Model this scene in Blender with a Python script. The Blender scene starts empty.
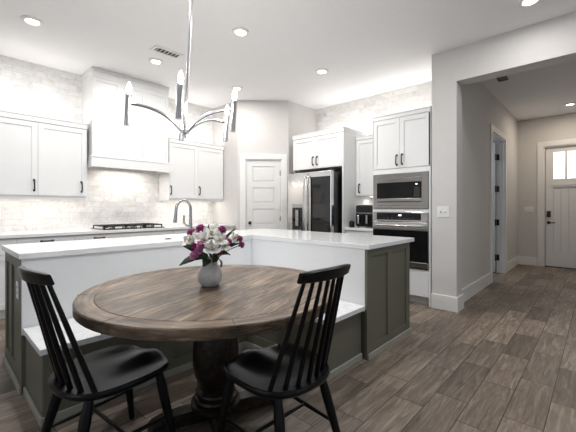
import bpy, bmesh, math, random
from mathutils import Vector, Matrix
PI = math.pi
random.seed(7)
S = bpy.context.scene
COL = S.collection

# ------------------------------------------------------------------ camera
F_PX, EYE, YAW, HORIZON = 334.8, 1.2114, math.radians(42.983), 207.3
FWD = Vector((math.cos(YAW), math.sin(YAW), 0))
RT = Vector((math.sin(YAW), -math.cos(YAW), 0))
cd = bpy.data.cameras.new('camera')
cam = bpy.data.objects.new('camera', cd)
COL.objects.link(cam)
cam.location = (0, 0, EYE)
cam.rotation_euler = (PI / 2, 0, YAW - PI / 2)
cd.sensor_width = 36.0
cd.lens = 36.0 * F_PX / 576.0
cd.shift_y = -(216.0 - HORIZON) / 576.0
cd.clip_start = 0.02
S.camera = cam

# ------------------------------------------------------------------ world, exposure
S.view_settings.view_transform = 'Standard'
S.view_settings.look = 'None'
S.view_settings.gamma = 1.0
S.view_settings.use_curve_mapping = False
S.view_settings.exposure = 0.17
W = bpy.data.worlds.new('World')
S.world = W
W.use_nodes = True
W.node_tree.nodes['Background'].inputs['Color'].default_value = (0.75, 0.85, 1.0, 1)
W.node_tree.nodes['Background'].inputs['Strength'].default_value = 0.6
P_CAN, P_UNDER, P_OVER, P_BULB, P_HALL, P_DINE = 11.5, 1.8, 2.3, 6.0, 11.0, 21.0
P_WIN_S, P_WIN_W, P_DOORGLASS = 1.3, 1.9, 1.5


def area(name, loc, size, power, color=(1, 1, 1), rot=(0, 0, 0), size_y=None, shape=None, spread=None):
    l = bpy.data.lights.new(name, 'AREA')
    l.energy = power
    l.color = color
    l.size = size
    if size_y:
        l.shape = 'RECTANGLE'
        l.size_y = size_y
    if shape:
        l.shape = shape
    if spread:
        l.spread = spread
    o = bpy.data.objects.new(name, l)
    COL.objects.link(o)
    o.location = loc
    o.rotation_euler = rot
    return o


CEIL = 3.055
WARM = (1.0, 0.965, 0.925)
CANS = [(0.698, 4.097), (1.952, 4.093), (3.248, 4.104), (2.229, 2.758), (3.626, 2.751), (3.646, 0.456)]
HALL_CAN = (7.80, 0.392)
DINING_CANS = [(0.83, 2.755), (2.236, 0.456)]    # unseen lamps added on the same grid to light the dining end
for i, (x, y) in enumerate(CANS + [HALL_CAN]):
    area('recessed_lamp', (x, y, CEIL - 0.022), 0.12, P_HALL if (x, y) == HALL_CAN else P_CAN * (.45 if y < 1 else 1), (1.0, .86, .70) if (x, y) == HALL_CAN else WARM, shape='DISK')
for x, y in DINING_CANS:  # fill lamps added outside the view
    area('recessed_lamp', (x, y, CEIL - 0.022), 0.12, P_DINE, (0.90, 0.95, 1.0), shape='DISK')
# under-cabinet and over-cabinet strips
area('under_cabinet_lamp', (0.90, 5.10, 1.335), 1.0, P_UNDER, (1.0, .93, .86), size_y=0.05)
area('under_cabinet_lamp', (3.08, 5.10, 1.335), 0.95, P_UNDER, (1.0, .93, .86), size_y=0.05)
area('hood_lamp', (2.0, 5.08, 1.76), 0.6, P_UNDER * 2.4, (1.0, .93, .85), size_y=0.05)
area('under_cabinet_lamp', (4.82, 2.52, 1.35), 0.05, P_UNDER * 0.45, WARM, size_y=0.42)
area('over_cabinet_lamp', (0.90, 5.05, 2.325), 1.0, P_OVER * 1.25, WARM, (PI, 0, 0), 0.05)
area('over_cabinet_lamp', (3.08, 5.05, 2.325), 0.95, P_OVER * 1.25, WARM, (PI, 0, 0), 0.05)
area('over_cabinet_lamp', (4.80, 3.25, 2.415), 0.05, P_OVER, WARM, (PI, 0, 0), 0.95)
area('over_cabinet_lamp', (4.80, 1.90, 2.455), 0.05, P_OVER, WARM, (PI, 0, 0), 0.72)
area('over_cabinet_lamp', (4.84, 2.52, 2.35), 0.05, P_OVER * 0.6, WARM, (PI, 0, 0), 0.44)
# daylight in the room behind the side door
area('side_room_daylight', (6.6, 2.7, 2.4), 0.8, 12.0, (0.7, 0.83, 1.0), (math.radians(-50), 0, 0))


# ------------------------------------------------------------------ materials
def nmat(name):
    m = bpy.data.materials.new(name)
    m.use_nodes = True
    nt = m.node_tree
    return m, nt, nt.nodes['Principled BSDF']


def N(nt, t, **kw):
    n = nt.nodes.new(t)
    for k, v in kw.items():
        setattr(n, k, v)
    return n


def plain(name, col, rough=0.5, metal=0.0, spec=0.5, noise=0.04, nscale=12.0, bump=0.0, coat=0.0):
    m, nt, p = nmat(name)
    p.inputs['Roughness'].default_value = rough
    p.inputs['Metallic'].default_value = metal
    p.inputs['Specular IOR Level'].default_value = spec
    p.inputs['Coat Weight'].default_value = coat
    tc = N(nt, 'ShaderNodeTexCoord')
    nz = N(nt, 'ShaderNodeTexNoise')
    nz.inputs['Scale'].default_value = nscale
    nz.inputs['Detail'].default_value = 4
    nt.links.new(tc.outputs['Object'], nz.inputs['Vector'])
    mx = N(nt, 'ShaderNodeMix', data_type='RGBA')
    lo = tuple(c * (1 - noise) for c in col) + (1,)
    hi = tuple(min(1, c * (1 + noise)) for c in col) + (1,)
    mx.inputs['A'].default_value = lo
    mx.inputs['B'].default_value = hi
    nt.links.new(nz.outputs['Fac'], mx.inputs['Factor'])
    nt.links.new(mx.outputs['Result'], p.inputs['Base Color'])
    if bump:
        b = N(nt, 'ShaderNodeBump')
        b.inputs['Strength'].default_value = bump
        b.inputs['Distance'].default_value = 0.002
        nz2 = N(nt, 'ShaderNodeTexNoise')
        nz2.inputs['Scale'].default_value = 250
        nt.links.new(tc.outputs['Object'], nz2.inputs['Vector'])
        nt.links.new(nz2.outputs['Fac'], b.inputs['Height'])
        nt.links.new(b.outputs['Normal'], p.inputs['Normal'])
    return m


def emit(name, col, strength):
    m, nt, p = nmat(name)
    p.inputs['Base Color'].default_value = (*col, 1)
    p.inputs['Emission Color'].default_value = (*col, 1)
    p.inputs['Emission Strength'].default_value = strength
    return m


def floor_material():
    m, nt, p = nmat('wood_look_floor_tile')
    L = nt.links.new
    tc = N(nt, 'ShaderNodeTexCoord')
    mp = N(nt, 'ShaderNodeMapping')
    mp.inputs['Location'].default_value = (0.13, -0.037, 0)
    L(tc.outputs['Object'], mp.inputs['Vector'])
    br = N(nt, 'ShaderNodeTexBrick')
    br.offset = 0.37
    br.offset_frequency = 2
    for k, v in (('Color1', (0, 0, 0, 1)), ('Color2', (1, 1, 1, 1)), ('Mortar', (0.5, 0.5, 0.5, 1)), ('Scale', 1.0),
                 ('Mortar Size', 0.0028), ('Mortar Smooth', 0.1), ('Bias', 0.0), ('Brick Width', 0.6), ('Row Height', 0.187)):
        br.inputs[k].default_value = v
    L(mp.outputs['Vector'], br.inputs['Vector'])
    # grain: noise stretched along the board, a different slice for each board
    sc = N(nt, 'ShaderNodeMapping')
    sc.inputs['Scale'].default_value = (2.0, 20.0, 1.0)
    L(tc.outputs['Object'], sc.inputs['Vector'])
    ml = N(nt, 'ShaderNodeMath', operation='MULTIPLY')
    ml.inputs[1].default_value = 37.0
    L(br.outputs['Color'], ml.inputs[0])
    nz = N(nt, 'ShaderNodeTexNoise', noise_dimensions='4D')
    nz.inputs['Scale'].default_value = 1.6
    nz.inputs['Detail'].default_value = 8
    nz.inputs['Roughness'].default_value = 0.68
    nz.inputs['Distortion'].default_value = 1.2
    L(sc.outputs['Vector'], nz.inputs['Vector'])
    L(ml.outputs[0], nz.inputs['W'])
    cr = N(nt, 'ShaderNodeValToRGB')
    e = cr.color_ramp.elements
    e[0].position, e[0].color = 0.25, (0.070, 0.052, 0.038, 1)
    e[1].position, e[1].color = 0.75, (0.365, 0.30, 0.245, 1)
    e2 = cr.color_ramp.elements.new(0.5)
    e2.color = (0.19, 0.148, 0.114, 1)
    L(nz.outputs['Fac'], cr.inputs['Fac'])
    # board tone
    mr = N(nt, 'ShaderNodeMapRange')
    mr.inputs['To Min'].default_value = 0.62
    mr.inputs['To Max'].default_value = 1.34
    L(br.outputs['Color'], mr.inputs['Value'])
    mu = N(nt, 'ShaderNodeMix', data_type='RGBA', blend_type='MULTIPLY')
    mu.inputs['Factor'].default_value = 1.0
    L(cr.outputs['Color'], mu.inputs['A'])
    L(mr.outputs['Result'], mu.inputs['B'])
    gr = N(nt, 'ShaderNodeMix', data_type='RGBA')
    gr.inputs['B'].default_value = (0.045, 0.036, 0.03, 1)
    L(br.outputs['Fac'], gr.inputs['Factor'])
    L(mu.outputs['Result'], gr.inputs['A'])
    L(gr.outputs['Result'], p.inputs['Base Color'])
    p.inputs['Roughness'].default_value = 0.42
    p.inputs['Specular IOR Level'].default_value = 0.4
    b = N(nt, 'ShaderNodeBump')
    b.inputs['Strength'].default_value = 0.25
    b.inputs['Distance'].default_value = 0.004
    ad = N(nt, 'ShaderNodeMath', operation='SUBTRACT')
    L(nz.outputs['Fac'], ad.inputs[0])
    L(br.outputs['Fac'], ad.inputs[1])
    L(ad.outputs[0], b.inputs['Height'])
    L(b.outputs['Normal'], p.inputs['Normal'])
    return m


def tile_material(name, axis, w=0.20, h=0.076):
    m, nt, p = nmat(name)
    L = nt.links.new
    tc = N(nt, 'ShaderNodeTexCoord')
    sx = N(nt, 'ShaderNodeSeparateXYZ')
    L(tc.outputs['Object'], sx.inputs[0])
    cb = N(nt, 'ShaderNodeCombineXYZ')
    L(sx.outputs[axis], cb.inputs[0])
    L(sx.outputs['Z'], cb.inputs[1])
    br = N(nt, 'ShaderNodeTexBrick')
    br.offset = 0.5
    for k, v in (('Color1', (0, 0, 0, 1)), ('Color2', (1, 1, 1, 1)), ('Mortar', (0.5, 0.5, 0.5, 1)), ('Scale', 1.0),
                 ('Mortar Size', 0.002), ('Mortar Smooth', 0.1), ('Bias', 0.0), ('Brick Width', w), ('Row Height', h)):
        br.inputs[k].default_value = v
    L(cb.outputs[0], br.inputs['Vector'])
    ml = N(nt, 'ShaderNodeMath', operation='MULTIPLY')
    ml.inputs[1].default_value = 29.0
    L(br.outputs['Color'], ml.inputs[0])
    nz = N(nt, 'ShaderNodeTexNoise', noise_dimensions='4D')
    nz.inputs['Scale'].default_value = 7.0
    nz.inputs['Detail'].default_value = 7
    nz.inputs['Roughness'].default_value = 0.62
    nz.inputs['Distortion'].default_value = 2.0
    L(tc.outputs['Object'], nz.inputs['Vector'])
    L(ml.outputs[0], nz.inputs['W'])
    cr = N(nt, 'ShaderNodeValToRGB')
    e = cr.color_ramp.elements
    e[0].position, e[0].color = 0.28, (0.63, 0.605, 0.58, 1)
    e[1].position, e[1].color = 0.55, (0.81, 0.80, 0.785, 1)
    L(nz.outputs['Fac'], cr.inputs['Fac'])
    mr = N(nt, 'ShaderNodeMapRange')
    mr.inputs['To Min'].default_value = 0.90
    mr.inputs['To Max'].default_value = 1.06
    L(br.outputs['Color'], mr.inputs['Value'])
    mu = N(nt, 'ShaderNodeMix', data_type='RGBA', blend_type='MULTIPLY')
    mu.inputs['Factor'].default_value = 1.0
    L(cr.outputs['Color'], mu.inputs['A'])
    L(mr.outputs['Result'], mu.inputs['B'])
    gr = N(nt, 'ShaderNodeMix', data_type='RGBA')
    gr.inputs['B'].default_value = (0.62, 0.60, 0.58, 1)
    L(br.outputs['Fac'], gr.inputs['Factor'])
    L(mu.outputs['Result'], gr.inputs['A'])
    L(gr.outputs['Result'], p.inputs['Base Color'])
    p.inputs['Roughness'].default_value = 0.3
    return m


def marble_material(name, base, vein, scale=2.2, rough=0.12):
    m, nt, p = nmat(name)
    L = nt.links.new
    tc = N(nt, 'ShaderNodeTexCoord')
    nz = N(nt, 'ShaderNodeTexNoise')
    nz.inputs['Scale'].default_value = scale
    nz.inputs['Detail'].default_value = 9
    nz.inputs['Distortion'].default_value = 2.5
    L(tc.outputs['Object'], nz.inputs['Vector'])
    cr = N(nt, 'ShaderNodeValToRGB')
    e = cr.color_ramp.elements
    e[0].position, e[0].color = 0.44, (*base, 1)
    e[1].position, e[1].color = 0.56, (*base, 1)
    e2 = cr.color_ramp.elements.new(0.5)
    e2.color = (*vein, 1)
    L(nz.outputs['Fac'], cr.inputs['Fac'])
    L(cr.outputs['Color'], p.inputs['Base Color'])
    p.inputs['Roughness'].default_value = rough
    return m


def table_wood(name, ring=False, dark=1.0):
    m, nt, p = nmat(name)
    L = nt.links.new
    tc = N(nt, 'ShaderNodeTexCoord')
    src = tc.outputs['Object']
    if ring:                                     # grain follows the rim
        sx = N(nt, 'ShaderNodeSeparateXYZ')
        L(src, sx.inputs[0])
        at = N(nt, 'ShaderNodeMath', operation='ARCTAN2')
        L(sx.outputs['Y'], at.inputs[0])
        L(sx.outputs['X'], at.inputs[1])
        ln = N(nt, 'ShaderNodeVectorMath', operation='LENGTH')
        L(src, ln.inputs[0])
        cb = N(nt, 'ShaderNodeCombineXYZ')
        ma = N(nt, 'ShaderNodeMath', operation='MULTIPLY')
        ma.inputs[1].default_value = 0.7
        L(at.outputs[0], ma.inputs[0])
        L(ma.outputs[0], cb.inputs[0])
        L(ln.outputs['Value'], cb.inputs[1])
        L(sx.outputs['Z'], cb.inputs[2])
        src = cb.outputs[0]
    br = N(nt, 'ShaderNodeTexBrick')
    br.offset = 0.5
    for k, v in (('Color1', (0, 0, 0, 1)), ('Color2', (1, 1, 1, 1)), ('Mortar', (0.5, 0.5, 0.5, 1)), ('Scale', 1.0),
                 ('Mortar Size', 0.0 if ring else 0.0012), ('Mortar Smooth', 0.1), ('Bias', 0.0),
                 ('Brick Width', 3.0), ('Row Height', 0.115)):
        br.inputs[k].default_value = v
    L(src, br.inputs['Vector'])
    ml = N(nt, 'ShaderNodeMath', operation='MULTIPLY')
    ml.inputs[1].default_value = 17.0
    L(br.outputs['Color'], ml.inputs[0])
    sc = N(nt, 'ShaderNodeMapping')
    sc.inputs['Scale'].default_value = (1.9, 15.0, 15.0)
    L(src, sc.inputs['Vector'])
    nz = N(nt, 'ShaderNodeTexNoise', noise_dimensions='4D')
    nz.inputs['Scale'].default_value = 1.7
    nz.inputs['Detail'].default_value = 9
    nz.inputs['Roughness'].default_value = 0.74
    nz.inputs['Distortion'].default_value = 0.35
    L(sc.outputs['Vector'], nz.inputs['Vector'])
    L(ml.outputs[0], nz.inputs['W'])
    cr = N(nt, 'ShaderNodeValToRGB')
    e = cr.color_ramp.elements
    d = dark
    e[0].position, e[0].color = 0.37, (0.030 * d, 0.019 * d, 0.013 * d, 1)
    e[1].position, e[1].color = 0.66, (0.32 * d, 0.235 * d, 0.168 * d, 1)
    e2 = cr.color_ramp.elements.new(0.50)
    e2.color = (0.135 * d, 0.093 * d, 0.062 * d, 1)
    L(nz.outputs['Fac'], cr.inputs['Fac'])
    mr = N(nt, 'ShaderNodeMapRange')
    mr.inputs['To Min'].default_value = 0.8
    mr.inputs['To Max'].default_value = 1.2
    L(br.outputs['Color'], mr.inputs['Value'])
    mu = N(nt, 'ShaderNodeMix', data_type='RGBA', blend_type='MULTIPLY')
    mu.inputs['Factor'].default_value = 1.0
    L(cr.outputs['Color'], mu.inputs['A'])
    L(mr.outputs['Result'], mu.inputs['B'])
    gr = N(nt, 'ShaderNodeMix', data_type='RGBA')
    gr.inputs['B'].default_value = (0.03, 0.018, 0.012, 1)
    L(br.outputs['Fac'], gr.inputs['Factor'])
    kn = N(nt, 'ShaderNodeTexNoise')
    kn.inputs['Scale'].default_value = 1.0
    kn.inputs['Detail'].default_value = 5
    kn.inputs['Roughness'].default_value = 0.65
    km = N(nt, 'ShaderNodeMapping')
    km.inputs['Scale'].default_value = (4.5, 13.0, 13.0)
    L(src, km.inputs['Vector'])
    L(km.outputs['Vector'], kn.inputs['Vector'])
    kr = N(nt, 'ShaderNodeMapRange')
    kr.inputs['From Min'].default_value = 0.36
    kr.inputs['From Max'].default_value = 0.56
    kr.inputs['To Min'].default_value = 0.52
    kr.inputs['To Max'].default_value = 1.06
    L(kn.outputs['Fac'], kr.inputs['Value'])
    mk = N(nt, 'ShaderNodeMix', data_type='RGBA', blend_type='MULTIPLY')
    mk.inputs['Factor'].default_value = 1.0
    L(mu.outputs['Result'], mk.inputs['A'])
    L(kr.outputs['Result'], mk.inputs['B'])
    L(mk.outputs['Result'], gr.inputs['A'])
    L(gr.outputs['Result'], p.inputs['Base Color'])
    p.inputs['Roughness'].default_value = 0.34
    p.inputs['Specular IOR Level'].default_value = 0.28
    b = N(nt, 'ShaderNodeBump')
    b.inputs['Strength'].default_value = 0.3
    b.inputs['Distance'].default_value = 0.003
    L(nz.outputs['Fac'], b.inputs['Height'])
    L(b.outputs['Normal'], p.inputs['Normal'])
    return m


def steel_material(name, col=(0.62, 0.61, 0.60), rough=0.15):
    m, nt, p = nmat(name)
    L = nt.links.new
    tc = N(nt, 'ShaderNodeTexCoord')
    mp = N(nt, 'ShaderNodeMapping')
    mp.inputs['Scale'].default_value = (1, 1, 120)
    L(tc.outputs['Object'], mp.inputs['Vector'])
    nz = N(nt, 'ShaderNodeTexNoise')
    nz.inputs['Scale'].default_value = 3
    L(mp.outputs['Vector'], nz.inputs['Vector'])
    mr = N(nt, 'ShaderNodeMapRange')
    mr.inputs['To Min'].default_value = rough - 0.04
    mr.inputs['To Max'].default_value = rough + 0.08
    L(nz.outputs['Fac'], mr.inputs['Value'])
    L(mr.outputs['Result'], p.inputs['Roughness'])
    p.inputs['Base Color'].default_value = (*col, 1)
    p.inputs['Metallic'].default_value = 1.0
    return m


M = dict(
    floor=floor_material(),
    ceiling=plain('white_ceiling_paint', (0.86, 0.855, 0.86), 0.9, spec=0.1, noise=0.02, bump=0.15),
    greige=plain('greige_wall_paint', (0.64, 0.622, 0.605), 0.85, spec=0.15, noise=0.03, bump=0.25),
    tile_n=tile_material('marble_subway_tile_north', 'X'),
    tile_e=tile_material('marble_subway_tile_east', 'Y'),
    trim=plain('white_trim_paint', (0.80, 0.79, 0.77), 0.45, noise=0.02),
    white=plain('white_cabinet_paint', (0.78, 0.78, 0.775), 0.42, noise=0.015),
    panel=plain('white_back_panel_paint', (0.78, 0.785, 0.79), 0.4, noise=0.015),
    olive=plain('olive_grey_cabinet_paint', (0.134, 0.130, 0.095), 0.45, noise=0.05),
    plinth=plain('pale_olive_plinth_paint', (0.33, 0.32, 0.27), 0.5, noise=0.05),
    quartz=marble_material('white_quartz', (0.82, 0.82, 0.815), (0.79, 0.79, 0.79), 1.6, 0.10),
    bench_top=marble_material('veined_white_quartz', (0.80, 0.80, 0.79), (0.72, 0.72, 0.725), 3.0, 0.14),
    table=table_wood('weathered_plank_wood'),
    table_rim=table_wood('weathered_rim_wood', True),
    table_base=table_wood('dark_pedestal_wood', False, 0.11),  # table wood darkened to carry the shade under the tabletop
    black=plain('black_satin_paint', (0.0045, 0.0045, 0.005), 0.28, spec=0.22, noise=0.1),
    iron=plain('black_iron', (0.015, 0.014, 0.013), 0.45, noise=0.1),
    handle=plain('matte_black_handle', (0.012, 0.011, 0.011), 0.4, noise=0.1),
    steel=steel_material('brushed_steel'),
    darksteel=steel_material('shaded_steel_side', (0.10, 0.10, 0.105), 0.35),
    chrome=plain('chrome', (0.86, 0.86, 0.88), 0.19, 1.0, noise=0.0),
    nickel=plain('brushed_nickel', (0.42, 0.42, 0.42), 0.25, 1.0, noise=0.03),
    glass_black=plain('black_glass', (0.006, 0.006, 0.007), 0.06, spec=0.6, noise=0.1),
    display=emit('oven_clock_digits', (0.8, 0.9, 1.0), 1.5),
    plate=plain('white_plastic', (0.80, 0.79, 0.77), 0.35, noise=0.01),
    slot=plain('dark_slot', (0.03, 0.03, 0.03), 0.6),
    ceramic=plain('speckled_ceramic', (0.52, 0.50, 0.475), 0.35, noise=0.22, nscale=38.0),
    petal_white=plain('white_petal', (0.80, 0.78, 0.74), 0.6, noise=0.08),
    petal_mag=plain('magenta_petal', (0.32, 0.035, 0.16), 0.6, noise=0.3, nscale=60.0),
    petal_pink=plain('pink_petal', (0.60, 0.19, 0.37), 0.6, noise=0.25, nscale=60.0),
    leaf=plain('dark_green_leaf', (0.018, 0.040, 0.014), 0.5, noise=0.4, nscale=30.0),
    stem=plain('green_stem', (0.05, 0.10, 0.03), 0.6, noise=0.2),
    pollen=plain('yellow_centre', (0.45, 0.33, 0.06), 0.7, noise=0.2),
    lens=emit('lamp_lens', (1.0, 0.95, 0.88), 14.0),
    bulb=emit('candle_bulb', (1.0, 0.96, 0.9), 22.0),
    strip=emit('led_strip', (1.0, 0.92, 0.82), 3.0),
    sky_s=emit('daylight_pane_south', (0.76, 0.87, 1.0), P_WIN_S),  # glowing panes of the windows added behind the camera
    sky_w=emit('daylight_pane_west', (0.74, 0.86, 1.0), P_WIN_W),
    sky_door=emit('daylight_pane_door', (0.95, 0.98, 1.0), P_DOORGLASS),
    door=plain('white_door_paint', (0.74, 0.735, 0.725), 0.4, noise=0.015),
    entry=plain('entry_door_paint', (0.78, 0.775, 0.765), 0.45, noise=0.02),
)


# ------------------------------------------------------------------ mesh helpers
def box(bm, x0, x1, y0, y1, z0, z1, bev=0.0):
    r = bmesh.ops.create_cube(bm, size=1.0)
    vs = r['verts']
    for v in vs:
        v.co = Vector((x0 + (v.co.x + .5) * (x1 - x0), y0 + (v.co.y + .5) * (y1 - y0), z0 + (v.co.z + .5) * (z1 - z0)))
    if bev:
        es = list({e for v in vs for e in v.link_edges})
        bmesh.ops.bevel(bm, geom=es, offset=bev, segments=2, profile=0.5, affect='EDGES')


def ringed(bm, rings, cap=True, closed=False):
    """rings: lists of equal length of Vectors, skinned one to the next"""
    V = [[bm.verts.new(p) for p in r] for r in rings]
    n = len(V[0])
    m = len(V)
    for i in range(m if closed else m - 1):
        a, b = V[i], V[(i + 1) % m]
        for k in range(n):
            bm.faces.new((a[k], a[(k + 1) % n], b[(k + 1) % n], b[k]))
    if cap and not closed:
        bm.faces.new(list(reversed(V[0])))
        bm.faces.new(V[-1])


def lathe(bm, prof, c=(0, 0), seg=32, z=0.0):
    ringed(bm, [[Vector((c[0] + r * math.cos(2 * PI * k / seg), c[1] + r * math.sin(2 * PI * k / seg), z + h))
                 for k in range(seg)] for r, h in prof])


def tube(bm, pts, rad, seg=10, flat=1.0, up=None):
    pts = [Vector(p) for p in pts]
    n = len(pts)
    rs = rad if isinstance(rad, (list, tuple)) else [rad] * n
    rings = []
    prev = None
    for i, p in enumerate(pts):
        t = (pts[min(i + 1, n - 1)] - pts[max(i - 1, 0)]).normalized()
        if prev is None:
            ref = Vector(up) if up else (Vector((0, 0, 1)) if abs(t.z) < 0.9 else Vector((1, 0, 0)))
        else:
            ref = prev
        a = (ref - t * ref.dot(t)).normalized()
        prev = a
        b = t.cross(a)
        rings.append([p + a * (rs[i] * math.cos(2 * PI * k / seg)) + b * (rs[i] * flat * math.sin(2 * PI * k / seg)) for k in range(seg)])
    ringed(bm, rings)


def bezier(p0, p1, p2, p3, n=14):
    p0, p1, p2, p3 = map(Vector, (p0, p1, p2, p3))
    out = []
    for i in range(n + 1):
        t = i / n
        out.append(p0 * (1 - t) ** 3 + p1 * 3 * t * (1 - t) ** 2 + p2 * 3 * t * t * (1 - t) + p3 * t ** 3)
    return out


def prism(bm, outline, z0, z1, bev=0.0):
    a = [bm.verts.new((x, y, z0)) for x, y in outline]
    b = [bm.verts.new((x, y, z1)) for x, y in outline]
    n = len(a)
    fs = [bm.faces.new(list(reversed(a))), bm.faces.new(b)]
    for k in range(n):
        bm.faces.new((a[k], a[(k + 1) % n], b[(k + 1) % n], b[k]))
    if bev:
        es = [e for f in fs for e in f.edges]
        bmesh.ops.bevel(bm, geom=list(set(es)), offset=bev, segments=2, profile=0.5, affect='EDGES')


def obj(name, bm, mat, parent=None, smooth=False, loc=None, rotz=0.0):
    bmesh.ops.recalc_face_normals(bm, faces=bm.faces)
    me = bpy.data.meshes.new(name)
    bm.to_mesh(me)
    bm.free()
    me.materials.append(M[mat])
    if smooth:
        for p in me.polygons:
            p.use_smooth = True
        try:
            me.set_sharp_from_angle(angle=math.radians(40))
        except Exception:
            pass
    o = bpy.data.objects.new(name, me)
    COL.objects.link(o)
    if parent:
        o.parent = parent
    if loc:
        o.location = loc
    o.rotation_euler.z = rotz
    return o


def boxes(*bs, bev=0.0):
    bm = bmesh.new()
    for b in bs:
        box(bm, *b, bev=bev)
    return bm


def tag(o, label, cat, group=None):
    o['label'] = label
    o['category'] = cat
    if group:
        o['group'] = group
    return o


def thing(name, label, cat, loc=(0, 0, 0), rotz=0.0, group=None):
    o = bpy.data.objects.new(name, None)
    COL.objects.link(o)
    o.location = loc
    o.rotation_euler.z = rotz
    o.empty_display_size = 0.1
    return tag(o, label, cat, group)


def struct(name, bm, mat, **kw):
    o = obj(name, bm, mat, **kw)
    o['kind'] = 'structure'
    return o


def copy_tree(o, parent=None):
    c = o.copy()
    COL.objects.link(c)
    if parent:
        c.parent = parent
    for ch in list(o.children):
        copy_tree(ch, c)
    return c


# ------------------------------------------------------------------ the room
YN, XE = 5.295, 5.0                 # tiled range wall, appliance wall
XO0, XO1 = 4.149, 4.36               # wall with the wide hall opening
YH0, YH1 = 1.2826, 1.41              # hall wall with the side door
XD = 8.58                            # front-door wall
struct('floor', boxes((-2.7, 8.8, -3.05, 5.45, -0.1, 0.0)), 'floor')
struct('ceiling', boxes((-2.7, 8.8, -3.05, 5.45, CEIL, CEIL + 0.1)), 'ceiling')
struct('wall_north', boxes((-2.6, 3.62, YN, YN + .12, 0, CEIL)), 'tile_n')
struct('wall_pantry_west', boxes((3.62, 3.74, 4.56, YN + .12, 0, CEIL)), 'greige')
DL = 0.877
DO0, DO1 = 0.1335, 0.760             # pantry door opening along the diagonal
DIAG = (3.62, 4.56, 0)
struct('wall_pantry_diagonal', boxes((0, DO0, 0, .11, 0, CEIL), (DO1, DL, 0, .11, 0, CEIL), (DO0, DO1, 0, .11, 2.04, CEIL)),
       'greige', loc=DIAG, rotz=-PI / 4)
struct('wall_pantry_south', boxes((4.24, XE + .12, 3.94, 4.05, 0, CEIL)), 'greige')
struct('wall_east', boxes((XE, XE + .12, 1.41, 3.94, 0, CEIL)), 'tile_e')
OPN = -0.60
struct('wall_opening', boxes((XO0, XO1, 1.21, 1.49, 0, CEIL), (XO0, XO1, OPN, 1.21, 2.6675, CEIL), (XO0, XO1, -2.95, OPN, 0, CEIL)), 'greige')
SD0, SD1, SDH = 6.20, 7.22, 2.44
struct('wall_hall_north', boxes((XO1, SD0, YH0, YH1, 0, CEIL), (SD1, XD, YH0, YH1, 0, CEIL), (SD0, SD1, YH0, YH1, SDH, CEIL)), 'greige')
FD0, FD1, FDH = -0.067, 0.847, 2.45
struct('wall_hall_end', boxes((XD, XD + .14, FD1, 3.0, 0, CEIL), (XD, XD + .14, -.82, FD0, 0, CEIL), (XD, XD + .14, FD0, FD1, FDH, CEIL)), 'greige')
struct('wall_hall_south', boxes((XO1, XD, -.82, -.70, 0, CEIL)), 'greige')
struct('wall_side_room', boxes((XE + .12, XD, 2.95, 3.05, 0, CEIL)), 'greige')
# the dining end behind the viewer, with windows added out of view as daylight sources
WS = [(-1.7, 0.1), (1.2, 3.0)]
struct('wall_south', boxes((-2.6, WS[0][0], -2.95, -2.83, 0, CEIL), (WS[0][1], WS[1][0], -2.95, -2.83, 0, CEIL), (WS[1][1], XO0, -2.95, -2.83, 0, CEIL),
                           *[(a, b, -2.95, -2.83, 0, .7) for a, b in WS], *[(a, b, -2.95, -2.83, 2.4, CEIL) for a, b in WS]), 'greige')
WW = (0.2, 2.2)
struct('wall_west', boxes((-2.7, -2.6, -2.95, WW[0], 0, CEIL), (-2.7, -2.6, WW[1], YN + .12, 0, CEIL), (-2.7, -2.6, WW[0], WW[1], 0, .7),
                          (-2.7, -2.6, WW[0], WW[1], 2.4, CEIL)), 'greige')


def window(i, x0, x1, loc, rotz, mat):
    """local: x along the wall, glass in the x-z plane"""
    t = bpy.data.objects.new('window_%d' % i, None)
    COL.objects.link(t)
    t.location, t.rotation_euler.z = loc, rotz
    t['kind'] = 'structure'
    w = x1 - x0
    fr = boxes((0, .06, -.03, .03, .7, 2.4), (w - .06, w, -.03, .03, .7, 2.4), (.06, w - .06, -.03, .03, .7, .76), (.06, w - .06, -.03, .03, 2.34, 2.4),
               (w / 2 - .03, w / 2 + .03, -.03, .03, .76, 2.34), (.06, w - .06, -.02, .02, 1.53, 1.58))
    obj('window_frame', fr, 'trim', t)
    obj('window_pane', boxes((.06, w / 2 - .03, -.012, -.006, .76, 2.34), (w / 2 + .03, w - .06, -.012, -.006, .76, 2.34)), mat, t)


window(1, *WS[0], (WS[0][0], -2.89, 0), 0, 'sky_s')
window(2, *WS[1], (WS[1][0], -2.89, 0), 0, 'sky_s')
window(3, *WW, (-2.65, WW[0], 0), PI / 2, 'sky_w')

# baseboards
BH, BT = 0.175, 0.018


def baseboard(name, *segs, **kw):
    bm = bmesh.new()
    for s in segs:
        box(bm, *s, 0.0, BH, bev=0.004)
    struct(name, bm, 'trim', **kw)


baseboard('baseboard_opening', (XO0 - BT, XO0, 1.21 - BT, 1.49), (XO0, XO1 + BT, 1.21 - BT, 1.21), (XO1, XO1 + BT, 1.21, YH0 - BT))
baseboard('baseboard_hall_north', (XO1, SD0 - .105, YH0 - BT, YH0), (SD1 + .105, XD, YH0 - BT, YH0))
baseboard('baseboard_hall_end', (XD - BT, XD, FD1 + .105, YH0 - BT))
baseboard('baseboard_hall_south', (XO1, XD, -.70, -.70 + BT))
baseboard('baseboard_pantry', (0, DO0 - .092, -BT, 0), (DO1 + .092, DL, -BT, 0), loc=DIAG, rotz=-PI / 4)


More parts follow.
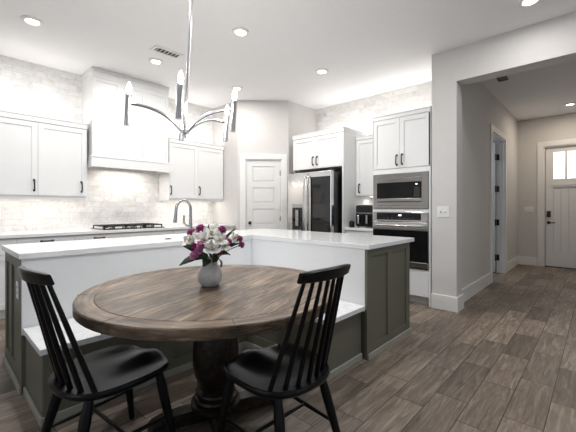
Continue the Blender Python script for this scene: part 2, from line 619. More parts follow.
def casing(name, w, h, cw, loc, rotz, jamb):
    """local x 0..w opening, front at y<0"""
    bm = boxes((-cw, 0, -.02, 0, 0, h + cw), (w, w + cw, -.02, 0, 0, h + cw), (0, w, -.02, 0, h, h + cw), bev=.003)
    box(bm, 0, .02, 0, jamb, 0, h)
    box(bm, w - .02, w, 0, jamb, 0, h)
    box(bm, .02, w - .02, 0, jamb, h - .02, h)
    box(bm, .02, .032, .05, .065, 0, h - .02)
    box(bm, w - .032, w - .02, .05, .065, 0, h - .02)
    struct(name, bm, 'trim', loc=loc, rotz=rotz)


def knob(parent, name, x, y, z, mat='handle', r=.027):
    """turned knob standing out towards -y"""
    bm = bmesh.new()
    lathe(bm, [(.001, 0), (.028, 0), (.028, .006), (.011, .012), (.010, .03), (r, .042), (r, .055), (r * .6, .062), (.001, .063)], seg=20)
    bmesh.ops.rotate(bm, verts=bm.verts, cent=(0, 0, 0), matrix=Matrix.Rotation(PI / 2, 3, 'X'))
    bmesh.ops.translate(bm, verts=bm.verts, vec=(x, y, z))
    return obj(name, bm, mat, parent, True)


def hinge(parent, x, y, z, mat='nickel'):
    bm = bmesh.new()
    tube(bm, [(x, y, z - .045), (x, y, z + .045)], .007, 8)
    box(bm, x - .018, x + .018, y + .002, y + .006, z - .045, z + .045)
    return obj('hinge', bm, mat, parent)


# door_1: five-panel pantry door on the diagonal wall
casing('trim_1', DO1 - DO0, 2.04, .09, Vector(DIAG) + Vector((math.cos(-PI / 4) * DO0, math.sin(-PI / 4) * DO0, 0)), -PI / 4, .10)
pd = bpy.data.objects.new('door_1', None)
COL.objects.link(pd)
pd.location = DIAG
pd.rotation_euler.z = -PI / 4
pd['kind'] = 'structure'
a, b = DO0 + .024, DO1 - .024
nP, zt, zb, rail, st = 5, 2.015, .012, .095, .10
bm = boxes((a, a + st, .012, .047, zb, zt), (b - st, b, .012, .047, zb, zt))
ph = (zt - zb - .12 - rail * 5 - .05) / nP
z = zb
for i in range(nP + 1):
    h = .17 if i == 0 else rail
    box(bm, a + st, b - st, .012, .047, z, min(z + h, zt))
    z += h
    if i < nP:
        box(bm, a + st, b - st, .026, .040, z, z + ph)
        box(bm, a + st + .022, b - st - .022, .017, .03, z + .022, z + ph - .022, bev=.004)
        z += ph
obj('door_leaf', bm, 'door', pd)
knob(pd, 'door_knob', a + .055, .012, .945)
for hz in (.25, 1.02, 1.80):
    hinge(pd, b + .008, .006, hz)

# door_2: entry door with three lights over a dentil shelf
casing('trim_2', FD1 - FD0, FDH, .10, (XD, FD1, 0), -PI / 2, .13)
fd = bpy.data.objects.new('door_2', None)
COL.objects.link(fd)
fd.location = (XD, FD1, 0)
fd.rotation_euler.z = -PI / 2
fd['kind'] = 'structure'
w = FD1 - FD0
gz0, gz1 = 1.786, 2.324
gx = [(.155, .337), (.371, .543), (.577, .759)]
bm = boxes((.024, .155, .05, .094, .015, 2.425), (.759, w - .024, .05, .094, .015, 2.425), (.155, .759, .05, .094, gz1, 2.425),
           (.155, .759, .05, .094, 1.60, gz0), (.155, .759, .05, .094, .015, .28),
           (.337, .371, .05, .094, gz0, gz1), (.543, .577, .05, .094, gz0, gz1), (.155, .759, .078, .090, .28, 1.60))
for k in range(5):                     # plank panel
    x0 = .155 + k * .1208
    box(bm, x0 + .002, x0 + .1188, .060, .085, .28, 1.60, bev=.003)
obj('door_leaf', bm, 'entry', fd)
obj('door_pane', boxes(*[(p, q, .068, .076, gz0, gz1) for p, q in gx]), 'sky_door', fd)
bm = boxes((.135, .779, .028, .05, 1.655, 1.68), (.150, .764, .036, .05, 1.625, 1.655))
obj('dentil_shelf', bm, 'entry', fd)
obj('threshold', boxes((.02, w - .02, .01, .13, 0, .014)), 'iron', fd)
bm = boxes((.05, .115, .022, .05, 1.01, 1.135), bev=.008)
tube(bm, [(.082, .024, 1.04), (.082, .012, 1.04)], .02, 16)
obj('keypad_deadbolt', bm, 'handle', fd)
bm = bmesh.new()
tube(bm, [(.082, .05, .90), (.082, .036, .90)], .032, 18)
tube(bm, [(.082, .05, .90), (.082, .0, .90), (.10, -.012, .90), (.19, -.012, .90)], .010, 10)
obj('lever_handle', bm, 'handle', fd)

# door_3: side door of the hall, standing open into the room behind
casing('trim_3', SD1 - SD0, SDH, .10, (SD0, YH0, 0), 0, YH1 - YH0)
sd = bpy.data.objects.new('door_3', None)
COL.objects.link(sd)
sd.location = (SD1 - .022, YH1 + .012, 0)
sd['kind'] = 'structure'
bm = boxes((-.042, -.004, .0, .95, .012, 2.41))
for k in range(4):
    box(bm, -.048, -.04, .12, .83, .22 + k * .55, .66 + k * .55, bev=.003)
obj('door_leaf', bm, 'door', sd)
for hz in (.28, .93, 1.55, 2.14):
    bm = bmesh.new()
    tube(bm, [(-.052, -.008, hz - .06), (-.052, -.008, hz + .06)], .011, 8)
    box(bm, -.050, -.004, -.010, -.004, hz - .055, hz + .055)
    box(bm, .0005, .0025, -.058, -.012, hz - .055, hz + .055)
    obj('hinge', bm, 'handle', sd)
bm = bmesh.new()
tube(bm, [(-.048, .05, .12), (-.085, .05, .12), (-.10, .05, .10), (-.10, .05, .04), (-.085, .05, .02)], .008, 8)
obj('door_stop', bm, 'handle', sd)



# ------------------------------------------------------------------ cabinets
def shaker(bm, x0, x1, z0, z1, y=0.0, t=.020, st=.058, rec=.009):
    box(bm, x0, x0 + st, y, y + t, z0, z1, bev=.0012)
    box(bm, x1 - st, x1, y, y + t, z0, z1, bev=.0012)
    box(bm, x0 + st, x1 - st, y, y + t, z0, z0 + st)
    box(bm, x0 + st, x1 - st, y, y + t, z1 - st, z1)
    box(bm, x0 + st, x1 - st, y + rec, y + t - .002, z0 + st, z1 - st)


def pull(parent, x, z, L=.125, vert=True, y=0.0):
    bm = bmesh.new()
    h = L / 2
    r = .0085
    if vert:
        pts = [(x, y + .002, z - h), (x, y - .022, z - h + .004), (x, y - .030, z - h + .022), (x, y - .030, z + h - .022), (x, y - .022, z + h - .004), (x, y + .002, z + h)]
    else:
        pts = [(x - h, y + .002, z), (x - h + .004, y - .022, z), (x - h + .022, y - .030, z), (x + h - .022, y - .030, z), (x + h - .004, y - .022, z), (x + h, y + .002, z)]
    tube(bm, pts, [r * 1.5, r, r * .9, r * .9, r, r * 1.5], 8)
    for s in (-1, 1):
        if vert:
            box(bm, x - .010, x + .010, y - .004, y + .002, z + s * h - .012, z + s * h + .012)
        else:
            box(bm, x + s * h - .012, x + s * h + .012, y - .004, y + .002, z - .010, z + .010)
    return obj('handle', bm, 'handle', parent, True)


def door(parent, x0, x1, z0, z1, hx=None, hz=None, mat='white', st=.058):
    bm = bmesh.new()
    shaker(bm, x0 + .0015, x1 - .0015, z0, z1, st=st)
    d = obj('door', bm, mat, parent)
    if hx is not None:
        pull(d, hx, hz)
    return d


def upper(name, label, loc, rotz, w, depth, z0, zd0, zd1, zc, doors, group=None, light=True, side=0.0):
    """wall cabinet: local y=0 is the door front, zd0..zd1 the doors, z0 the bottom, zc the crown top"""
    t = thing(name, label, 'cabinet', (loc[0], loc[1], z0), rotz, group)
    z = z0
    bm = boxes((side, w - side, .020, depth, zd0 - z, zd1 + .01 - z))
    obj('body', bm, 'white', t)
    if zd0 - z > .015:
        obj('light_rail', boxes((0, w, .022, .042, 0, zd0 - z), (0, .02, .042, depth, 0, zd0 - z), (w - .02, w, .042, depth, 0, zd0 - z)), 'white', t)
    for x0, x1, hx, hz in doors:
        door(t, x0, x1, zd0 + .004 - z, zd1 - z, hx, hz - z if hz else None)
    bm = boxes((-.004, w + .004, -.006, depth, zd1 + .006 - z, zc - .014 - z), (-.009, w + .009, -.013, depth, zc - .014 - z, zc - z), bev=.002)
    obj('crown_molding', bm, 'white', t)
    if light:
        obj('light_strip', boxes((.05, w - .05, depth - .17, depth - .15, zd0 - .008 - z, zd0 - .0005 - z)), 'strip', t)
    return t


UB, UT, UC = 1.352, 2.231, 2.31
YU = 4.945
upper('wall_cabinet', 'white two door wall cabinet left of the range hood', (.370, YU), 0, 1.053, .345, 1.312, UB, UT, UC,
      [(0, .526, .488, 1.476), (.526, 1.053, .988, 1.476)], 'wall cabinets beside the hood')
upper('wall_cabinet', 'white two door wall cabinet between the range hood and the pantry wall', (2.572, YU), 0, 1.036, .345, 1.322, UB, UT, UC,
      [(0, .515, .025, 1.483), (.515, 1.030, .540, 1.49)], 'wall cabinets beside the hood')

# range hood cabinet reaching the ceiling
hx0, hx1, HY = 1.46, 2.515, 4.86
t = thing('range_hood', 'tall white panelled hood cabinet rising to the ceiling above the cooktop', 'range hood', (hx0, HY, 1.749))
w = hx1 - hx0
o_ = 1.749
bm = boxes((0, w, .02, YN - HY, 1.89 - o_, CEIL - .012 - o_))
obj('body', bm, 'white', t)
bm = bmesh.new()
for k in range(3):
    shaker(bm, k * w / 3, (k + 1) * w / 3, 1.89 - o_, 2.93 - o_, st=.045)
obj('front_panel', bm, 'white', t)
bm = boxes((-.004, w + .004, -.004, YN - HY - .002, 2.93 - o_, 3.01 - o_), (-.010, w + .010, -.010, YN - HY - .002, 3.01 - o_, CEIL - .003 - o_), bev=.002)
obj('crown_molding', bm, 'white', t)
bm = boxes((-.014, w + .014, -.014, .02, 0, 1.875 - o_), (-.014, .02, .02, YN - HY, 0, 1.875 - o_), (w - .02, w + .014, .02, YN - HY, 0, 1.875 - o_),
           (-.02, w + .02, -.02, YN - HY, 1.875 - o_, 1.892 - o_))
obj('lower_trim', bm, 'white', t)
obj('filter_insert', boxes((.02, w - .02, .02, YN - HY - .002, .05, .07)), 'steel', t)

# base cabinets under the range wall
YB = 4.665


def base_unit(name, label, loc, rotz, w, depth, drawers, doors, group=None, height=.876):
    t = thing(name, label, 'cabinet', (loc[0], loc[1], 0), rotz, group)
    obj('body', boxes((0, w, .02, depth, .105, height)), 'white', t)
    obj('toe_kick', boxes((0, w, .075, depth, 0, .105)), 'white', t)
    for x0, x1, z0, z1, hz in drawers:
        d = obj('drawer', boxes((x0 + .0015, x1 - .0015, 0, .02, z0, z1), bev=.002), 'white', t)
        if hz:
            pull(d, (x0 + x1) / 2, hz, .11, False)
    for x0, x1, z0, z1, hx, hz in doors:
        door(t, x0, x1, z0, z1, hx, hz)
    return t


G = 'base cabinets along the range wall'
for x0, x1, lab, hd in ((-.45, .655, 'white base cabinet at the left edge, under the range wall worktop', True),
                        (.655, 1.207, 'white drawer cabinet under the range worktop, second from the left edge', True),
                        (1.207, 1.76, 'white drawer cabinet under the worktop just left of the cooktop', True),
                        (1.76, 2.49, 'white base cabinet directly under the cooktop', False),
                        (2.49, 3.612, 'white base cabinet between the cooktop and the pantry wall', True)):
    w = x1 - x0
    base_unit('base_cabinet', lab, (x0, YB), 0, w, YN - YB - .004, [(0, w, .70, .868, .825 if hd else None)],
              [(0, w / 2, .115, .695, w / 2 - .035, .62), (w / 2, w, .115, .695, w / 2 + .035, .62)], G)
bm = bmesh.new()
box(bm, -.6, 3.612, 4.640, YN - .001, .877, .914, bev=.003)
tag(obj('worktop', bm, 'quartz'), 'long white quartz worktop running along the tiled range wall', 'worktop')

# gas cooktop
t = thing('cooktop', 'black gas cooktop with cast grates on the range wall worktop', 'cooktop', (1.545, 4.70, .9145))
t.scale = (.90, 1, 1)
obj('burner_tray', boxes((0, .93, 0, .52, 0, .012), bev=.003), 'glass_black', t)
for k in range(3):
    bm = bmesh.new()
    x0 = .02 + k * .30
    x1 = x0 + .29
    for yy in (.05, .255, .47):
        box(bm, x0, x1, yy, yy + .016, .036, .052)
    for xx in (x0, x0 + .1365, x1 - .016):
        box(bm, xx, xx + .016, .05, .486, .036, .052)
        for yy in (.05, .47):
            box(bm, xx, xx + .016, yy, yy + .016, .012, .036)
    obj('grate', bm, 'iron', t)
for (x, y, r) in ((.165, .15, .042), (.165, .38, .036), (.465, .26, .055), (.765, .15, .036), (.765, .38, .042)):
    bm = bmesh.new()
    lathe(bm, [(r, .0121), (r, .022), (r * .8, .030), (.001, .032)], (x, y), 20)
    obj('burner', bm, 'nickel', t, True)
for k in range(5):
    bm = bmesh.new()
    lathe(bm, [(.019, .0121), (.019, .03), (.015, .034), (.001, .034)], (.285 + k * .09, .026), 16)
    obj('knob', bm, 'nickel', t, True)

# ------------------------------------------------------------------ appliance wall (local x runs towards the viewer, front faces -x)
R = -PI / 2
# cabinet over the fridge with its full-height side panel
t = upper('fridge_cabinet', 'white two door cabinet above the fridge with a full height side panel', (4.16, 3.76), R, 1.0, XE - 4.164, 1.823, 1.823, 2.325, 2.402,
          [(0, .472, .430, 1.945), (.472, .972, .510, 1.945)], None, False, .026)
obj('side_panel', boxes((.975, 1.0, .0, XE - 4.164, -1.823, .511)), 'white', t)
obj('side_panel', boxes((.0, .02, .02, XE - 4.164, -1.823, .511)), 'white', t)

# fridge
t = thing('fridge', 'stainless steel french door fridge with dark glass right door and ice dispenser', 'fridge', (3.95, 3.695, 0), R)
FW = .865
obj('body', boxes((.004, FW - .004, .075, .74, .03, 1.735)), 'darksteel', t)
obj('foot_grille', boxes((.02, FW - .02, .09, .70, 0, .03)), 'slot', t)
d = obj('left_door', boxes((.002, FW / 2 - .002, 0, .072, .70, 1.748), bev=.010), 'steel', t)
bm = boxes((.108, .337, -.004, -.0005, 1.205, 1.262), bev=.001)
obj('dispenser_panel', bm, 'nickel', d)
bm = boxes((.108, .337, -.003, -.0005, .83, 1.205))
dd = obj('dispenser', bm, 'glass_black', d)
bm = boxes((.19, .255, -.022, -.003, .92, 1.17), (.13, .315, -.03, -.003, .84, .862), bev=.004)
obj('dispenser_paddle', bm, 'nickel', dd)
d = obj('right_door', boxes((FW / 2 + .002, FW - .002, 0, .072, .70, 1.748), bev=.010), 'steel', t)
obj('glass_panel', boxes((.485, FW - .018, -.004, -.0005, .80, 1.668), bev=.001), 'glass_black', d)
for x, dn in ((FW / 2 - .042, 'left'), (FW / 2 + .028, 'right')):
    bm = bmesh.new()
    tube(bm, [(x, 0, .78), (x, -.04, .80), (x, -.058, .95), (x, -.064, 1.22), (x, -.058, 1.50), (x, -.04, 1.66), (x, 0, 1.68)], .0125, 10)
    obj('handle', bm, 'steel', t, True)
d = obj('freezer_drawer', boxes((.002, FW - .002, 0, .072, .04, .69), bev=.010), 'steel', t)
bm = bmesh.new()
tube(bm, [(.07, 0, .61), (.08, -.045, .61), (.2, -.058, .61), (FW - .2, -.058, .61), (FW - .08, -.045, .61), (FW - .07, 0, .61)], .0125, 10)
obj('handle', bm, 'steel', d, True)
obj('hinge_cover', boxes((.03, .13, .05, .11, 1.749, 1.768), (FW - .13, FW - .03, .05, .11, 1.749, 1.768)), 'darksteel', t)

# narrow units between the fridge and the oven tower
upper('wall_cabinet', 'narrow white wall cabinet between the fridge panel and the oven tower', (4.50, 2.757), R, .470, XE - 4.50, 1.385, 1.385, 2.235, 2.30,
      [(0, .470, .060, 1.50)], None, True)
base_unit('base_cabinet', 'narrow white base cabinet between the fridge and the oven tower', (4.21, 2.757), R, .470, XE - 4.21,
          [(0, .470, .70, .868, .78)], [(0, .470, .115, .695, .43, .62)])
bm = bmesh.new()
box(bm, 4.185, XE - .001, 2.287, 2.757, .877, .914, bev=.003)
tag(obj('worktop', bm, 'quartz'), 'short white worktop between the fridge panel and the oven tower', 'worktop')

# oven tower
TW = .776
TX = 4.155
t = thing('oven_tower', 'tall white cabinet framing the microwave and wall oven', 'cabinet', (TX, 2.281, 0), R)
D = XE - TX - .004
bm = boxes((0, .011, .0, D, 0, 2.386), (TW - .022, TW, .0, D, 0, 2.386), (.011, TW - .022, D - .012, D, .1, 2.386),
           (.011, TW - .022, .005, D, 2.37, 2.386), (.011, TW - .022, .002, D, 1.655, 1.716), (.011, TW - .022, .002, D, 1.156, 1.190), (.011, TW - .022, .002, D, .42, .438),
           (.011, TW - .022, .06, D, .09, .105))
obj('body', bm, 'white', t)
obj('toe_kick', boxes((.011, TW - .022, .075, .09, 0, .09)), 'white', t)
door(t, .002, .380, 1.722, 2.376, .345, 1.826)
door(t, .380, TW - .002, 1.722, 2.376, .418, 1.831)
bm = boxes((-.005, TW + .001, -.008, D, 2.380, 2.428), (-.010, TW + .001, -.015, D, 2.428, 2.442), bev=.002)
obj('crown_molding', bm, 'white', t)
bm = boxes((.012, TW - .024, -.002, .018, .108, .416), bev=.002)
d = obj('drawer', bm, 'white', t)
pull(d, TW / 2, .34, .14, False, -.002)

mw = thing('microwave', 'built-in stainless microwave in the oven tower, above the oven', 'microwave', (TX, 2.281, 1.194), R)
X0, X1 = .013, TW - .026
o_ = 1.194
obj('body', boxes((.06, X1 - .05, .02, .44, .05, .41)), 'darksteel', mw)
zt_, zb_ = 1.652 - o_, .0
bm = boxes((X0, X0 + .058, -.016, .012, zb_, zt_), (X1 - .080, X1, -.016, .012, zb_, zt_), (X0 + .058, X1 - .080, -.016, .012, zt_ - .058, zt_), (X0 + .058, X1 - .080, -.016, .012, zb_, .086), bev=.003)
obj('trim_kit', bm, 'steel', mw)
a, b = X0 + .060, X1 - .082
bm = boxes((a, b, -.026, .012, .090, .134), (a, b, -.026, .012, .338, zt_ - .061), bev=.004)
dr = obj('door_frame', bm, 'steel', mw)
obj('door_glass', boxes((a, b - .105, -.024, .012, .136, .336), bev=.002), 'glass_black', mw)
cp = obj('control_panel', boxes((b - .104, b, -.0235, .012, .136, .336), bev=.002), 'glass_black', mw)
obj('display', boxes((b - .070, b - .042, -.0245, -.0236, .302, .314)), 'display', cp)
bm = bmesh.new()
for r_ in range(5):
    for c_ in range(3):
        box(bm, b - .084 + c_ * .024, b - .070 + c_ * .024, -.0243, -.0236, .155 + r_ * .026, .163 + r_ * .026)
obj('keypad', bm, 'nickel', cp)
bm = bmesh.new()
for k in range(26):
    x = X0 + .075 + k * .0225
    box(bm, x, x + .012, -.0172, -.0158, .040, .046)
obj('vent_slots', bm, 'slot', mw)

ov = thing('wall_oven', 'built-in stainless wall oven with black glass door below the microwave', 'oven', (TX, 2.281, .440), R)
o_ = .440
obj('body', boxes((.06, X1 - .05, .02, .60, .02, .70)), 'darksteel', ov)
bm = boxes((X0, X1, -.016, .014, 1.030 - o_, 1.154 - o_), bev=.003)
cp = obj('control_panel', bm, 'steel', ov)
obj('touch_panel', boxes((X0 + .055, X1 - .085, -.019, -.0165, 1.048 - o_, 1.140 - o_), bev=.001), 'glass_black', cp)
obj('clock', boxes((.375, .415, -.0198, -.0191, 1.10 - o_, 1.118 - o_)), 'display', cp)
bm = bmesh.new()
for k in range(9):
    if k != 4:
        box(bm, X0 + .10 + k * .055, X0 + .115 + k * .055, -.0196, -.0191, 1.068 - o_, 1.074 - o_)
obj('touch_keys', bm, 'nickel', cp)
bm = boxes((X0, X1, -.022, .014, .918 - o_, 1.022 - o_), bev=.004)
dr = obj('door', bm, 'steel', ov)
bm = boxes((X0, X1, -.020, .014, .528 - o_, .917 - o_), bev=.002)
obj('door_glass', bm, 'glass_black', dr)
bm = boxes((X0, X1, -.022, .014, .462 - o_, .527 - o_), bev=.003)
obj('door_bottom_rail', bm, 'steel', dr)
bm = bmesh.new()
tube(bm, [(X0 + .04, -.02, .978 - o_), (X0 + .045, -.055, .978 - o_), (X0 + .08, -.072, .978 - o_), (X1 - .08, -.072, .978 - o_), (X1 - .045, -.055, .978 - o_), (X1 - .04, -.02, .978 - o_)], .013, 12)
obj('handle', bm, 'steel', dr, True)
obj('vent_grille', boxes((X0 + .01, X1 - .01, -.010, .012, .002, .020)), 'slot', ov)

# air fryer on the short worktop
t = thing('air_fryer', 'black two basket air fryer with silver handles on the short worktop', 'air fryer', (4.29, 2.645, .9145), R)
obj('body', boxes((0, .285, .012, .36, .012, .33), bev=.022), 'black', t)
bm = bmesh.new()
for (x, y) in ((.03, .05), (.255, .05), (.03, .33), (.255, .33)):
    lathe(bm, [(.012, 0), (.014, .014)], (x, y), 12)
obj('foot', bm, 'slot', t)
for x0, x1 in ((.010, .140), (.145, .275)):
    bk = obj('basket', boxes((x0, x1, 0, .02, .03, .205), bev=.012), 'black', t)
    xc = (x0 + x1) / 2
    bm = boxes((xc - .015, xc + .015, -.045, .002, .06, .185), bev=.007)
    obj('handle', bm, 'nickel', bk)
obj('control_panel', boxes((.012, .273, .006, .02, .225, .312), bev=.004), 'glass_black', t)
obj('trim_band', boxes((.008, .277, .002, .02, .209, .219)), 'nickel', t)
t = thing('canister', 'small low black canister left of the air fryer', 'canister', (4.30, 2.705, .9145))  # unidentified dark spot, given the form of a lidded cylinder
bm = bmesh.new()
lathe(bm, [(.034, 0), (.038, .004), (.038, .075), (.035, .079), (.001, .079)], seg=24)
obj('body', bm, 'black', t, True)
bm = bmesh.new()
lathe(bm, [(.036, .0795), (.036, .09), (.010, .094), (.010, .104), (.001, .106)], seg=24)
obj('lid', bm, 'iron', t, True)


# wall plates
def plate(name, label, cat, loc, rotz, w, h, kind, n, group=None):
    t = thing(name, label, cat, loc, rotz, group)
    obj('plate', boxes((-w / 2, w / 2, -.006, -.0005, -h / 2, h / 2), bev=.002), 'plate', t)
    for k in range(n):
        x = (k - (n - 1) / 2) * .046
        if kind == 'outlet':
            bm = boxes((x - .017, x + .017, -.0085, -.0062, -.034, .034), bev=.001)
            o = obj('socket', bm, 'plate', t)
            bm = bmesh.new()
            for zz in (-.018, .018):
                box(bm, x - .008, x - .005, -.0092, -.0086, zz - .006, zz + .006)
                box(bm, x + .005, x + .008, -.0092, -.0086, zz - .006, zz + .006)
            obj('slots', bm, 'slot', o)
        else:
            bm = boxes((x - .016, x + .016, -.010, -.0062, -.033, .033), bev=.002)
            obj('rocker', bm, 'plate', t)
            if kind == 'dark':
                bm = bmesh.new()
                lathe(bm, [(.010, 0), (.010, .004), (.001, .005)], seg=16)
                bmesh.ops.rotate(bm, verts=bm.verts, cent=(0, 0, 0), matrix=Matrix.Rotation(PI / 2, 3, 'X'))
                bmesh.ops.translate(bm, verts=bm.verts, vec=(x, -.0101, 0))
                obj('sensor', bm, 'nickel', t)
    return t


plate('switch_plate', 'white two gang switch plate on the wall right of the oven', 'switch', (XO0, 1.357, 1.158), R, .136, .130, 'dark', 2)
plate('switch_plate', 'white three gang switch plate beside the front door', 'switch', (XD, 1.088, 1.165), R, .165, .118, 'switch', 3)
plate('wall_outlet', 'white wall outlet on the tile above the left wall cabinet', 'outlet', (.690, YN, 2.555), 0, .078, .116, 'outlet', 1)
t = plate('wall_outlet', 'white outlet with a black plug on the wall above the air fryer', 'outlet', (XE, 2.50, 1.19), R, .078, .116, 'outlet', 1)

# ------------------------------------------------------------------ the island with its built-in bench
IX0, IY0 = .41, 2.735                 # outer corner of the long arm
SX0, SX1, SY0 = 2.362, 3.165, 1.345    # short arm
CZ0, CZ1 = .877, .914
t = thing('kitchen_island', 'L shaped olive island cabinet with white back panels behind the bench', 'kitchen island', (IX0, IY0, 0))
ox, oy = IX0, IY0
lx1 = SX1 - ox


def P(*b):
    return (b[0] - ox, b[1] - ox, b[2] - oy, b[3] - oy, b[4], b[5])


bm = boxes(P(IX0 + .022, SX1, IY0 + .018, 3.43, .0, CZ0 - .001), P(SX0 + .018, SX1 - .0, SY0 + .022, IY0 + .018, .0, CZ0 - .001))
obj('body', bm, 'olive', t)
bm = boxes(P(IX0 + .0005, SX0 + .018, IY0, IY0 + .0175, .38, CZ0 - .002), P(SX0, SX0 + .0175, SY0 + .0225, IY0, .38, CZ0 - .002))
obj('back_panel', bm, 'panel', t)
# end panel of the short arm: two tall recessed fields
ZT = CZ0 - .001
bm = bmesh.new()
xs = [(SX0 + .0, 2.408), (2.711, 2.774), (3.090, SX1)]
for a, b in xs:
    box(bm, *P(a, b, SY0, SY0 + .022, .0, ZT))
for (a, b) in ((2.408, 2.711), (2.774, 3.090)):
    box(bm, *P(a, b, SY0, SY0 + .022, .0, .105))
    box(bm, *P(a, b, SY0, SY0 + .022, .825, ZT))
    box(bm, *P(a, b, SY0 + .012, SY0 + .022, .105, .825))
obj('end_panel', bm, 'olive', t)
# end panel of the long arm
bm = bmesh.new()
for a, b in ((IY0 + .018, 2.98), (3.13, 3.19), (3.36, 3.43)):
    box(bm, *P(IX0, IX0 + .022, a, b, .0, ZT))
for a, b in ((2.98, 3.13), (3.19, 3.36)):
    box(bm, *P(IX0, IX0 + .022, a, b, .0, .13))
    box(bm, *P(IX0, IX0 + .022, a, b, .80, ZT))
    box(bm, *P(IX0 + .012, IX0 + .022, a, b, .13, .80))
obj('end_panel', bm, 'olive', t)
bm = boxes(P(SX0 + .002, SX1 + .012, SY0 - .014, SY0, 0, .050), P(SX1, SX1 + .012, SY0, 3.43, 0, .050), bev=.004)
obj('plinth_molding', bm, 'plinth', t)
obj('plinth_molding', boxes(P(IX0 - .014, IX0, IY0 + .002, 3.43, 0, .050), bev=.004), 'plinth', t)
# doors on the kitchen side
bm = bmesh.new()
for k in range(5):
    x0 = IX0 + .03 + k * .45
    shaker(bm, x0 - ox, x0 + .44 - ox, .11, .86, y=0, st=.055)
for v in bm.verts:
    v.co.y = (3.43 - oy) + (.020 - v.co.y)
obj('kitchen_side_doors', bm, 'olive', t)

CW_X0, CW_X1, CW_Y0, CW_Y1 = .392, 3.235, 1.328, 3.46
bm = bmesh.new()
prism(bm, [(CW_X0, 2.713), (2.357, 2.713), (2.357, CW_Y0), (CW_X1, CW_Y0), (CW_X1, CW_Y1), (CW_X0, CW_Y1)], CZ0, CZ1, .003)
tag(obj('island_worktop', bm, 'quartz'), 'L shaped white quartz worktop on the olive island', 'worktop')

BZ = .430
BY0, BX0 = 2.24, 1.87                 # front edges of the seat
BYE = 1.362                           # end of the seat on the short arm
t = thing('banquette_bench', 'L shaped built-in olive bench with a white stone seat around the table', 'bench', (IX0, IY0, 0))
bm = boxes(P(IX0 + .020, SX0 - .002, BY0 + .030, IY0 - .002, .0, BZ - .036), P(BX0 + .030, SX0 - .002, SY0 + .055, BY0 + .030, .0, BZ - .036))
bb = obj('base', bm, 'olive', t)
bm = bmesh.new()
prism(bm, [(a - ox, b - oy) for a, b in ((IX0 + .004, IY0 - .002), (IX0 + .004, BY0), (BX0, BY0), (BX0, BYE), (SX0 - .002, BYE), (SX0 - .002, IY0 - .002))], BZ - .035, BZ, .003)
obj('seat', bm, 'bench_top', t)
bm = bmesh.new()
yf, xf = BY0 + .016, BX0 + .016       # framed fronts
n = 4
for k in range(n):
    a = IX0 + .022 + k * (BX0 - IX0) / n
    b = a + (BX0 - IX0) / n
    for q in (P(a, a + .05, yf, yf + .013, .05, BZ - .037), P(b - .05, b, yf, yf + .013, .05, BZ - .037), P(a + .05, b - .05, yf, yf + .013, .05, .12),
              P(a + .05, b - .05, yf, yf + .013, BZ - .09, BZ - .037)):
        box(bm, *q)
for k in range(2):
    a = SY0 + .055 + k * (BY0 - SY0 - .06) / 2
    b = a + (BY0 - SY0 - .06) / 2
    for q in (P(xf, xf + .013, a, a + .05, .05, BZ - .037), P(xf, xf + .013, b - .05, b, .05, BZ - .037), P(xf, xf + .013, a + .05, b - .05, .05, .12),
              P(xf, xf + .013, a + .05, b - .05, BZ - .09, BZ - .037)):
        box(bm, *q)
obj('front_panels', bm, 'olive', t)
bm = boxes(P(IX0 + .006, IX0 + .020, BY0 + .006, IY0 - .002, 0, .050), P(IX0 + .006, BX0 + .016, BY0 + .003, BY0 + .016, 0, .050),
           P(BX0 + .003, BX0 + .016, SY0 + .040, BY0 + .003, 0, .050), P(BX0 + .003, SX0 - .004, SY0 + .040, SY0 + .054, 0, .050), bev=.004)
obj('plinth_molding', bm, 'plinth', t)

plate('wall_outlet', 'small white outlet on the olive left end of the island', 'outlet', (IX0, 2.865, .655), -PI / 2, .072, .115, 'outlet', 1)

# faucet and the small disc on the island worktop
t = thing('kitchen_faucet', 'brushed nickel gooseneck kitchen faucet on the island worktop', 'faucet', (1.865, 3.13, CZ1 + .0005))
d = Vector((-1.0, -.18, 0)).normalized()
bm = bmesh.new()
lathe(bm, [(.030, 0), (.030, .008), (.024, .014), (.021, .05), (.019, .13)], seg=20)
obj('base', bm, 'nickel', t, True)
pts = [Vector((0, 0, .12)), Vector((0, 0, .26))]
for k in range(13):
    a = PI * k / 12
    pts.append(d * (.092 - .092 * math.cos(a)) + Vector((0, 0, .275 + .092 * math.sin(a))))
pts.append(d * .186 + Vector((0, 0, .245)))
bm = bmesh.new()
tube(bm, pts, .015, 12)
obj('spout', bm, 'nickel', t, True)
bm = bmesh.new()
tube(bm, [d * .186 + Vector((0, 0, .246)), d * .191 + Vector((0, 0, .20)), d * .198 + Vector((0, 0, .150)), d * .199 + Vector((0, 0, .142))], [.014, .017, .021, .018], 14)
obj('spray_head', bm, 'nickel', t, True)
bm = bmesh.new()
s = Vector((-.76, .30, 0)).normalized()
tube(bm, [Vector((0, 0, .085)), s * .045 + Vector((0, 0, .105)), s * .068 + Vector((0, 0, .14)), s * .066 + Vector((0, 0, .215))], [.015, .013, .010, .008], 10)
obj('lever', bm, 'nickel', t, True)
bm = bmesh.new()
lathe(bm, [(.030, .0005), (.030, .004), (.026, .006), (.001, .006)], seg=24)
tag(obj('pop_up_outlet', bm, 'slot', None, True, (1.53, 2.965, CZ1)), 'small dark round cap set in the island worktop left of the faucet', 'outlet')

